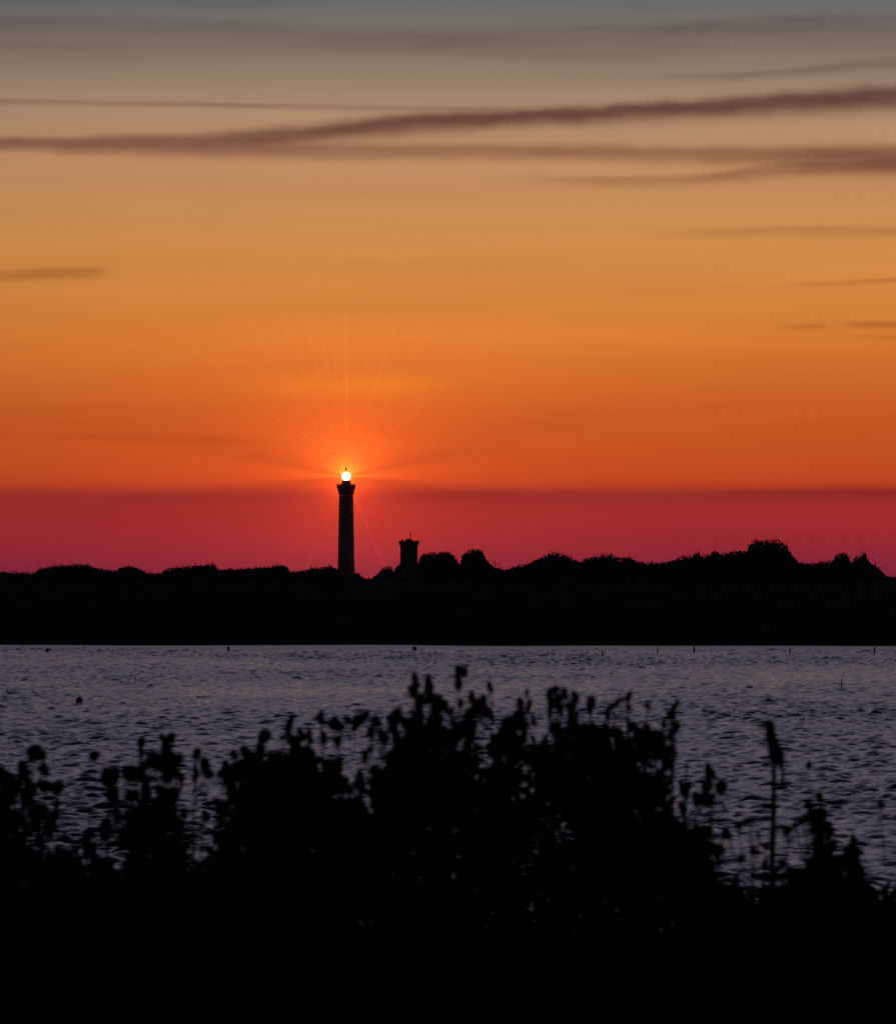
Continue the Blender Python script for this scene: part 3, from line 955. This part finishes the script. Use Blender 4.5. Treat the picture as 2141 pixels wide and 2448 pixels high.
NAMED = [
    (70, 20.0, [(82, 1800, 22), (55, 1842, 17), (104, 1836, 15), (22, 1880, 22), (66, 1905, 20)], 'low plant with one large ragged head near the left edge', 4),
    (10, 21.0, [(2, 1850, 18), (14, 1905, 24), (34, 1960, 22)], 'plant cut by the left edge of the picture', 6),
    (110, 20.6, [(108, 1882, 18, 0.8), (140, 1884, 13), (92, 1940, 22), (128, 1960, 20)], 'drooping plant right of the large-headed plant at the left edge', 5),
    (215, 20.2, [(224, 1808, 13, 0.6), (216, 1935, 7), (205, 2010, 14)], 'thin plant with a single small flat head alone over the water', 0),
    (262, 20.8, [(264, 1856, 20, 1.5), (270, 1900, 18), (252, 1985, 16), (282, 1950, 15)], 'plant ending in an upright pointed tuft, right of the lone flat head', 5),
    (330, 20.4, [(338, 1776, 12), (340, 1798, 13), (352, 1822, 13), (330, 1850, 22), (310, 1850, 20)], 'plant with two small stacked heads, left arm of a V over the water', 6),
    (395, 20.9, [(411, 1767, 13), (387, 1766, 9), (402, 1800, 19, 1.3), (388, 1828, 20), (420, 1818, 16), (404, 1850, 24)], 'plant with paired heads, right arm of a V over the water', 7),
    (462, 21.3, [(471, 1803, 12, 1.1, 0.6), (490, 1832, 15), (467, 1850, 13), (500, 1850, 14)], 'short plant with slanting oval head, right of the V of heads', 2),
    (560, 20.6, [(562, 1803, 14), (590, 1803, 15), (540, 1838, 18), (572, 1845, 22)], 'plant with two level heads left of the thick round head', 7),
    (622, 20.2, [(629, 1757, 22), (622, 1785, 14, 1.2), (650, 1825, 24), (610, 1835, 28), (630, 1850, 30)], 'plant with one thick round head above a dark leafy mass', 9),
    (688, 20.4, [(693, 1730, 14, 1.5), (690, 1755, 11), (676, 1762, 9), (720, 1755, 14), (738, 1748, 9, 1.5), (705, 1800, 26), (735, 1805, 24)], 'plant with tall narrow head rising left of the row of round heads', 8),
    (770, 21.0, [(765, 1714, 14), (740, 1770, 12), (775, 1765, 12), (806, 1772, 13), (782, 1822, 16), (808, 1830, 15), (790, 1860, 24)], 'plant with the first of a row of round heads', 3),
    (812, 20.7, [(795, 1726, 17, 1.2), (831, 1722, 12), (812, 1736, 14), (862, 1720, 15, 1.2, 0.7), (845, 1740, 9)], 'plant spreading a row of close round heads over a bright gap', 0),
    (885, 20.5, [(902, 1726, 14), (884, 1752, 15), (872, 1812, 10), (915, 1760, 16), (860, 1868, 18), (900, 1872, 20), (884, 1790, 10)], 'plant with scattered heads right of the row of round heads', 5),
    (952, 20.3, [(952, 1704, 17), (940, 1735, 19), (968, 1728, 17), (950, 1765, 14), (955, 1800, 25), (935, 1810, 24)], 'plant with a blunt head just left of the tallest left-hand heads', 9),
    (1000, 20.1, [(991, 1619, 12), (990, 1646, 13), (1004, 1672, 15), (1000, 1705, 20), (990, 1745, 26), (1012, 1760, 24)], 'tall plant with two small heads stacked at its top', 9),
    (1028, 20.6, [(1024, 1636, 15, 1.3), (1030, 1668, 17), (1044, 1690, 18), (1040, 1722, 18), (1064, 1690, 12), (1052, 1750, 22)], 'tall plant with oval top head close beside the two stacked heads', 9),
    (1092, 20.9, [(1102, 1603, 16, 1.2), (1095, 1628, 11, 1.5)], 'thin plant bearing the topmost head of all the plants', 0),
    (1078, 20.4, [(1101, 1684, 9, 1.4), (1076, 1702, 12), (1090, 1735, 20), (1070, 1770, 24)], 'plant with small heads below the topmost head', 6),
    (1130, 20.2, [(1127, 1664, 12), (1154, 1676, 10), (1140, 1690, 22), (1125, 1706, 22), (1166, 1702, 16, 1.0), (1176, 1716, 9, 1.4, -0.3), (1120, 1745, 26)], 'bushy plant with two knobs at the top, right of the topmost head', 9),
    (1168, 21.2, [(1172, 1643, 11), (1178, 1765, 9)], 'wiry plant with one small round head over open water', 0),
    (1256, 20.8, [(1259, 1655, 5, 3.4), (1243, 1681, 15, 0.8), (1262, 1690, 8, 1.5), (1274, 1722, 8, 2.0, -0.3)], 'plant with a pointed spike and a head on its left side', 0),
    (1215, 20.4, [(1235, 1722, 20), (1212, 1738, 22), (1250, 1735, 18), (1205, 1770, 26), (1228, 1775, 26)], 'leafy dome of a plant below the pointed spike', 9),
    (1330, 20.0, [(1327, 1650, 11), (1312, 1662, 12), (1348, 1660, 15), (1374, 1667, 14), (1335, 1672, 15), (1362, 1690, 18), (1336, 1694, 14), (1314, 1700, 8, 2.4), (1366, 1720, 16), (1330, 1745, 24)], 'plant with broad many-lobed crown of heads at the right of centre', 6),
    (1405, 20.6, [(1411, 1688, 12, 2.0), (1408, 1745, 20), (1390, 1750, 20), (1425, 1755, 20)], 'plant with one long upright oval head', 6),
    (1462, 20.3, [(1502, 1664, 11), (1484, 1674, 9, 1.6, 1.2), (1466, 1688, 13, 1.8, 0.75), (1500, 1692, 8), (1452, 1705, 10, 1.8), (1450, 1745, 20), (1475, 1750, 16)], 'plant with a slanting bar of heads rising to the right', 5),
    (1530, 20.7, [(1546, 1687, 9), (1515, 1738, 18), (1545, 1745, 18), (1530, 1770, 22)], 'plant with one tiny head right of the slanting bar', 6),
    (1590, 20.4, [(1612, 1690, 13, 1.2, 0.3), (1600, 1710, 12), (1586, 1728, 10), (1614, 1736, 13, 1.2), (1600, 1760, 14), (1606, 1800, 10, 1.6, -0.5), (1575, 1765, 20), (1580, 1800, 22)], 'plant leaning right at the right end of the thicket', 6),
    (1670, 20.8, [(1695, 1846, 15, 1.4), (1690, 1880, 14, 1.5), (1722, 1884, 17, 0.7), (1640, 1830, 6), (1665, 1910, 18), (1640, 1880, 14), (1694, 1915, 16)], 'low plant with bent leafy arm right of the thicket', 4),
    (1700, 20.2, [(1700, 1960, 10), (1730, 1985, 10), (1690, 1990, 14), (1716, 2030, 14), (1670, 2000, 20)], 'ragged low plant at the right foot of the thicket', 4),
    (1930, 20.6, [(1933, 1827, 9, 1.2), (1938, 1905, 3)], 'thin stalk with one small round head right of the perched bird', 0),
    (1950, 20.3, [(1960, 1906, 9, 1.5), (1929, 1924, 12), (1948, 1945, 19), (1968, 1945, 14), (1958, 1975, 26), (1980, 1985, 14), (1918, 1962, 13), (1900, 1972, 12), (1880, 1988, 13), (1958, 2015, 24), (1970, 2045, 20)], 'bushy hooded plant standing alone at the right', 9),
    (2030, 20.5, [(2038, 2015, 14), (2026, 2032, 17), (2044, 2040, 17), (2030, 2062, 24), (2010, 2060, 14), (2040, 2085, 22)], 'small domed plant nearest the right edge', 7),
    (1778, 20.4, [(1790, 1962, 9, 1.7, 1.1), (1764, 1976, 9), (1738, 1992, 11), (1812, 1996, 7), (1800, 2034, 10), (1770, 2052, 14), (1826, 2066, 12)], 'scraggly low plant with spread arms, just left of the bird stalk', 3),
    (1872, 20.7, [(1868, 2066, 12), (1893, 2082, 15), (1850, 2092, 14), (1878, 2046, 7)], 'small low tuft between the bird stalk and the bushy hooded plant', 3),
    (2118, 20.9, [(2108, 1927, 11), (2100, 1922, 7)], 'thin plant with a small head under the long bare twig at the right edge', 0),
]
for k, (bp_, d, heads, label, nl) in enumerate(NAMED):
    bank_plant(bp_, d, heads, label, nl * (4 if bp_ < 300 else 2), seed=k, leaf_at=None)

# a long bare twig arching in from the right
d = 20.0
sc = d / FPX
pts = [at(2190, 2120, d), at(2185, 2010, d), at(2160, 1925, d), at(2080, 1911, d), at(1990, 1914, d), at(1905, 1911, d)]
tw = MB()
b0 = Vector((pts[0].x, d, bank_z(pts[0].x, d)))
tw.tube([(0, 0, 0)] + [p - b0 for p in pts], [0.006, 0.005, 0.0045, 0.004, 0.004, 0.003, 0.002], 6)
for q, (ex, ey) in ((4, (2040, 1926)), (5, (1960, 1928))):
    tw.tube([pts[q - 1] - b0, at(ex, ey, d) - b0], [0.003, 0.0015], 5)
tg = tw.obj('bare_twig', M_STEM)
tg.location = b0
tag(tg, 'long thin bare twig lying almost level across the water at the right edge', 'twig')

# ---- perched bird and its stalk
d = 20.0
sc = d / FPX
perch = Vector(((1846 - CX) * sc, d, bank_z(0, d)))
stalk = empty('perch_plant', perch, 'leafless double stalk that the small bird perches on', 'plant')
hz_ = EYE + (HY - 1832) * sc - perch.z
m_ = MB().tube([(0.012, 0, -0.02), (0.0, 0, hz_ * 0.3), (-0.004, 0.0, hz_ * 0.6), (0.002, 0, hz_ * 0.85), (0.004, 0, hz_)], [0.012, 0.0115, 0.011, 0.010, 0.0075], 7)
m_.obj('stem', M_STEM, stalk)
m2 = MB().tube([(-0.04, 0.01, -0.02), (-0.042, 0.01, hz_ * 0.3), (-0.028, 0.01, hz_ * 0.6), (-0.022, 0.01, hz_ * 0.75)], [0.009, 0.008, 0.006, 0.003], 6)
m2.obj('stem', M_STEM, stalk)
lf = MB()
lf.leaf((0.004, 0, hz_ * 0.62), (-0.9, 0, -0.35), 0.05, 0.02, 1.3)
lf.leaf((-0.04, 0.01, hz_ * 0.36), (-0.9, 0, -0.45), 0.10, 0.03, 1.3)
lf.leaf((0.004, 0, hz_ * 0.50), (0.8, 0, -0.2), 0.06, 0.022, 1.3)
for q in range(14):
    zq = hz_ * (0.12 + 0.068 * q)
    lf.leaf((0.002 + (-0.035 if q % 3 == 0 and q < 9 else 0.0), 0, zq), ((-1) ** q, 0.2 * math.sin(q * 2.1), 0.9 - 0.13 * (q % 7)), 0.042 + 0.026 * (q * 7 % 5) / 5, 0.023, 1.3, 0.3)
lf.obj('foliage', M_LEAF, stalk)

bird = empty('perched_bird', (perch.x, d, perch.z + hz_), 'small dark bird perched upright on a stalk, beak turned left', 'bird')
B = lambda px, py: Vector(((px - 1846) * sc - 0.0, 0, (1832 - py) * sc))
st = [(1828, 1733, 3.5, 4), (1831, 1730, 8, 8.5), (1836, 1730, 10.5, 10.5), (1839, 1735, 11, 10.8), (1840, 1745, 10.5, 10.2), (1841, 1757, 11.5, 10.8), (1844, 1770, 13.5, 12),
      (1849, 1784, 15.5, 14), (1853, 1798, 17.5, 16.5), (1855, 1811, 17, 17), (1854, 1821, 13, 14), (1853, 1829, 7, 8), (1853, 1832, 3, 3)]
bl = loft([(*B(px, py), ry * sc, rx * 1.16 * sc) for px, py, ry, rx in st], 18)
body = bl.obj('body', M_DUCK, bird, smooth=True)
bk = MB().tube([B(1829, 1733), B(1821, 1735.5), B(1815, 1738), B(1811, 1741)], [6.5 * sc, 6.0 * sc, 4.2 * sc, 1.2 * sc], 8)
bk.obj('beak', M_HORN, bird, smooth=True)
for sy in (-1, 1):
    e = link('eye', head_mesh(0, 0.0022), None, bird)
    e.location = B(1832, 1729) + Vector((0, sy * 9.6 * sc, 0))
    w = MB().add(*loft([(*(B(px, py) + Vector((0, sy * 12.0 * sc, 0))), ry * sc, rx * sc) for px, py, ry, rx in
                        [(1847, 1772, 2, 2), (1851, 1785, 5, 10), (1857, 1800, 6, 12), (1864, 1818, 4.5, 9), (1869, 1836, 2, 4), (1870, 1842, 1, 1)]], 10).__dict__.values())
    w.obj('wing', M_DUCK, bird, smooth=True)
tl = loft([(*B(px, py), ry * sc, rx * sc) for px, py, ry, rx in [(1858, 1822, 7, 5), (1866, 1836, 6, 4.5), (1871, 1848, 7, 5), (1870, 1862, 7.5, 5.5), (1867, 1872, 6, 3.5)]], 10)
tl.obj('tail', M_DUCK, bird, smooth=True)
for sy in (-1, 1):
    lg = MB().tube([B(1852, 1826) + Vector((0, sy * 0.006, 0)), B(1848, 1832) + Vector((0, sy * 0.006, 0.001)), B(1848.5, 1838) + Vector((0, sy * 0.0072, 0))], [0.0018, 0.0014, 0.0011], 6)
    for a in (-0.5, 0.0, 0.5):
        lg.tube([B(1848.5, 1837.5) + Vector((0, sy * 0.0072, 0)), B(1846, 1839) + Vector((-0.002, sy * 0.0076, a * 0.004)), B(1843, 1840) + Vector((-0.002, sy * 0.005, a * 0.007))], [0.0011, 0.001, 0.0006], 5)
    lg.obj('leg', M_HORN, bird)

# ---- the crowd of plants below: eight kinds built once, then copied
ENV = [(-120, 1840), (0, 1850), (40, 1870), (75, 1830), (110, 1870), (150, 1915), (235, 1960), (265, 1900), (300, 1870), (330, 1840), (400, 1815), (440, 1880), (480, 1870), (540, 1840),
       (600, 1815), (640, 1830), (700, 1790), (740, 1800), (790, 1860), (830, 1880), (900, 1850), (940, 1790), (985, 1720), (1030, 1700), (1060, 1750), (1100, 1730), (1140, 1710), (1180, 1760),
       (1210, 1770), (1250, 1740), (1300, 1730), (1350, 1730), (1400, 1735), (1440, 1765), (1480, 1750), (1520, 1765), (1580, 1790), (1612, 1850), (1640, 1920), (1690, 1930), (1720, 1990),
       (1760, 2060), (1800, 2110), (1850, 2110), (1890, 2080), (1930, 2010), (1970, 2000), (2000, 2070), (2030, 2050), (2060, 2100), (2141, 2125), (2280, 2120)]


def proto(seed):
    """a plant one metre tall; the copies are scaled"""
    r_ = np.random.default_rng(3000 + seed)
    root = empty('thicket_plant', (0, 0, 0), 'one of the crowded dark plants filling the lower thicket on the near bank', 'plant', 'crowded plants of the near thicket')
    st = MB()
    bow = r_.normal() * 0.03
    spine = lambda t: Vector((bow * math.sin(math.pi * t), r_.normal() * 0.002, t))
    st.tube([spine(t) for t in np.linspace(-0.04, 1, 10)], np.linspace(0.006, 0.0025, 10), 5)
    hd = [(spine(1.0), r_.uniform(0.015, 0.024))]
    for k in range(8):
        t0 = r_.uniform(0.35, 0.92)
        a = r_.uniform(0, 6.28)
        ln = r_.uniform(0.05, 0.13)
        s0 = spine(t0)
        e = s0 + Vector((math.cos(a) * ln * 0.6, math.sin(a) * ln * 0.6, ln))
        st.tube([s0, s0.lerp(e, 0.5) + Vector((math.cos(a), math.sin(a), 0)) * ln * 0.1, e], [0.003, 0.0025, 0.002], 4)
        hd.append((e, r_.uniform(0.014, 0.027)))
    st.obj('stem', M_STEM, root)
    for p, rad in hd:
        ho = link('seed_head', head_mesh(int(r_.integers(0, 12)), round(rad, 3)), None, root)
        ho.location = p
        ho.rotation_euler = (r_.uniform(-0.5, 0.5), r_.uniform(-0.5, 0.5), r_.uniform(0, 6.28))
    lf = MB()
    for k in range(16):
        t = r_.uniform(0.04, 0.88)
        a = r_.uniform(0, 6.28)
        ln = r_.uniform(0.06, 0.14) * (1.15 - 0.5 * t)
        lf.leaf(spine(t), (math.cos(a), math.sin(a), r_.uniform(-0.5, 0.9)), ln, ln * r_.uniform(0.3, 0.55), r_.uniform(-0.8, 0.8), 0.3)
    lf.obj('foliage', M_LEAF, root)
    return root


PROTO = [proto(k) for k in range(8)]
used = set()
r = np.random.default_rng(77)
made = 0
tries = 0
while made < 190 and tries < 4000:
    tries += 1
    px = r.uniform(-110, 2250)
    d = r.uniform(20.0, 24.5)
    top = float(interp(ENV, px)) + abs(r.normal()) * 70
    if top > 2150:
        continue
    near = [abs(px - gx) - rx for gx, gy, rx, ry in GAPS if gy + ry > top]
    if near and min(near) < 16 and r.uniform() < 0.72:
        continue
    sc = d / FPX
    x = (px - CX) * sc
    zb = bank_z(x, d)
    h = EYE + (HY - top) * sc - zb
    if h < 0.25:
        continue
    k = made % 8
    turn = r.uniform(0, 6.28)
    src = PROTO[k]
    if k not in used:
        used.add(k)
        o = src
    else:
        o = src.copy()
        COL.objects.link(o)
        hs = max(0.75, min(1.25, h))
        rot = Matrix.Rotation(turn, 3, 'Z')
        for ch in src.children:
            # nothing grows into the openings where the water shows through
            if ch.name.startswith('seed_head'):
                q = rot @ Vector((ch.location.x * hs, ch.location.y * hs, ch.location.z * h))
                hx, hy_ = CX + (x + q.x) / sc, HY - (zb + q.z - EYE) / sc
                if in_gap(hx, hy_, 1.45):
                    continue
            elif ch.name.startswith('foliage') and ((near and min(near) < 55) or px < 250):
                continue
            c = ch.copy()
            c.parent = o
            COL.objects.link(c)
    o.location = (x, d, zb)
    o.rotation_euler = (r.normal() * 0.03, r.normal() * 0.04, turn)
    hs = max(0.75, min(1.25, h))
    o.scale = (hs, hs, h)
    made += 1

# undergrowth: leaves and grass nobody could count
SOLID = [(-150, 2040), (0, 2045), (130, 2050), (190, 2080), (240, 2090), (285, 2120), (320, 1930), (400, 1890), (430, 1960), (470, 2110), (510, 2040), (550, 1870), (600, 1810), (640, 1815), (720, 1815),
         (780, 1880), (830, 1920), (900, 1900), (960, 1810), (1050, 1790), (1120, 1800), (1150, 1890), (1200, 1790), (1250, 1870), (1300, 1770), (1400, 1760), (1500, 1765), (1570, 1815), (1600, 1960),
         (1640, 1995), (1680, 2030), (1720, 2130), (1800, 2175), (1880, 2165), (1940, 2030), (1980, 2040), (2010, 2110), (2050, 2110), (2080, 2160), (2150, 2170), (2300, 2150)]
mb = MB()
r = np.random.default_rng(91)
colnoise = fnoise(np.arange(0, 1500) * 0.16, np.zeros(1500), 17)
n = 0
while n < 30000:
    px = r.uniform(-260, 2400)
    d = r.uniform(20.5, 25.0)
    s0 = float(interp(SOLID, px)) - 4 + abs(r.normal()) * 30 + 30 * float(colnoise[int((px + 300) / 2)])
    py = s0 + (2330 - s0) * r.uniform(0, 1) ** 1.15
    if in_gap(px, py, 1.3):
        continue
    p = at(px, py, d)
    if p.z < bank_z(p.x, d):
        continue
    ln = r.uniform(0.03, 0.085)
    mb.leaf(p, (r.normal(), r.normal(), r.normal() * 0.8 + 0.5), ln, ln * r.uniform(0.35, 0.6), r.uniform(0, 6.28), 0.3)
    n += 1
ug = mb.obj('undergrowth', M_LEAF)
ug['kind'] = 'stuff'

mb = MB()
for i in range(16000):
    x = r.uniform(-2.6, 2.6)
    y = r.uniform(16.5, 27.0)
    h = r.uniform(0.10, 0.23) * (1.0 if y > 19.5 else 0.6)
    mb.leaf((x, y, bank_z(x, y)), (r.normal() * 0.25, r.normal() * 0.25, 1), h, r.uniform(0.008, 0.018), r.uniform(0, 6.28), r.uniform(0, 0.5))
gr = mb.obj('grass', M_GRASS)
gr['kind'] = 'stuff'

# ------------------------------------------------------------------ air
hb = MB().box((0, 1990, 66.0), (3100, 4140, 135.0))
hz = hb.obj('haze', None)
hz['kind'] = 'stuff'
hm = bpy.data.materials.new('evening_haze')
hm.use_nodes = True
hm.cycles.volume_sampling = 'EQUIANGULAR'
HN, HL = hm.node_tree.nodes, hm.node_tree.links
HN.clear()
ho_ = HN.new('ShaderNodeOutputMaterial')
pv = HN.new('ShaderNodeVolumePrincipled')
pv.inputs['Color'].default_value = (0.86, 0.86, 0.92, 1)
pv.inputs['Density'].default_value = 2.2e-5
pv.inputs['Anisotropy'].default_value = 0.0
HL.new(pv.outputs[0], ho_.inputs['Volume'])
hz.data.materials.append(hm)

# ------------------------------------------------------------------ the lighthouse lamp: its two sweeping beams, plus added spots for halo and rays
LZ = LB + zc


def spot(name, loc, direction, power, col, size, blend, rad=0.06):
    l = bpy.data.lights.new(name, 'SPOT')
    l.energy = power
    l.color = col
    l.spot_size = math.radians(size)
    l.spot_blend = blend
    l.shadow_soft_size = rad
    o = bpy.data.objects.new(name, l)
    COL.objects.link(o)
    o.location = loc
    o.rotation_euler = Vector(direction).to_track_quat('-Z', 'Y').to_euler()
    return o


UP = 3.0e7
TOP = (LX, LD + 3.2, LZ + 0.3)
spot('added_halo_light', TOP, (0, 0, 1), UP * 0.8, (1.0, 0.17, 0.012), 180, 0.4, 0.03)  # added spot behind the lantern, makes the halo in the haze
spot('lamp_beam', (LX - 2.2, LD, LZ), (-1, 0, 0.045), UP * 11, (1.0, 0.12, 0.006), 22, 1.0)
spot('lamp_beam', (LX + 2.2, LD, LZ), (1, 0, 0.045), UP * 11, (1.0, 0.12, 0.006), 22, 1.0)
for ang, wdt, pw in ((0, 3.0, 17), (-2.6, 1.2, 16), (3.2, 1.2, 14), (-5.5, 1.5, 17), (6.2, 1.5, 16), (-9.5, 1.8, 13), (11, 1.8, 14), (-15, 1.8, 12), (18, 2.2, 12),
                     (-22, 2.4, 9), (29, 2.6, 7), (-32, 2.6, 6.5), (47, 3.4, 4), (-50, 3.4, 4)):
    a_ = math.radians(ang)
    spot('added_ray', (LX + 2.0 * math.sin(a_), LD + 3.2, LZ + 0.2 + 1.6 * math.cos(a_)), (math.sin(a_), 0.02, math.cos(a_)), UP * pw * 1.25, (1.0, 0.28, 0.02), wdt * 1.15, 0.9, 0.02)  # added narrow spots that draw the fan of upward rays
# added light behind the lantern, fills in the red glow around and below the lamp
spot('added_back_light', (LX, LD + 5.2, LZ - 0.6), (0, 1.0, -0.08), UP * 1.7, (1.0, 0.08, 0.008), 128, 0.5, 0.03)
for ang, wdt, pw in ((157, 4, 17), (146, 2.6, 9), (-155, 3, 12), (-143, 2.6, 8)):
    a_ = math.radians(ang)
    spot('added_ray', (LX, LD + 5.2, LZ - 0.6), (math.sin(a_), 0.5, math.cos(a_)), UP * pw, (1.0, 0.04, 0.01), wdt, 0.9, 0.02)  # added spots behind the lantern for the faint red downward rays

# ------------------------------------------------------------------ camera
cam = bpy.data.cameras.new('camera')
cam.sensor_fit = 'AUTO'
cam.sensor_width = 36.0
cam.lens = FPX / 2448 * 36.0
cam.shift_y = (HY - 1224) / 2448
cam.clip_start = 0.5
cam.clip_end = 20000
cam.dof.use_dof = True
cam.dof.focus_distance = 2900
cam.dof.aperture_fstop = 12.5
co = bpy.data.objects.new('camera', cam)
COL.objects.link(co)
co.location = (0, 0, EYE)
co.rotation_euler = (math.radians(90), 0, 0)
SC.camera = co

SC.view_settings.view_transform = 'Standard'
SC.view_settings.look = 'None'
SC.view_settings.exposure = 0.0
SC.view_settings.gamma = 1.0
cy = SC.cycles
cy.max_bounces = 5
cy.volume_bounces = 0
cy.transparent_max_bounces = 12
cy.caustics_reflective = False
cy.caustics_refractive = False
cy.sample_clamp_indirect = 4.0
cy.sample_clamp_direct = 12.0
cy.use_denoising = False
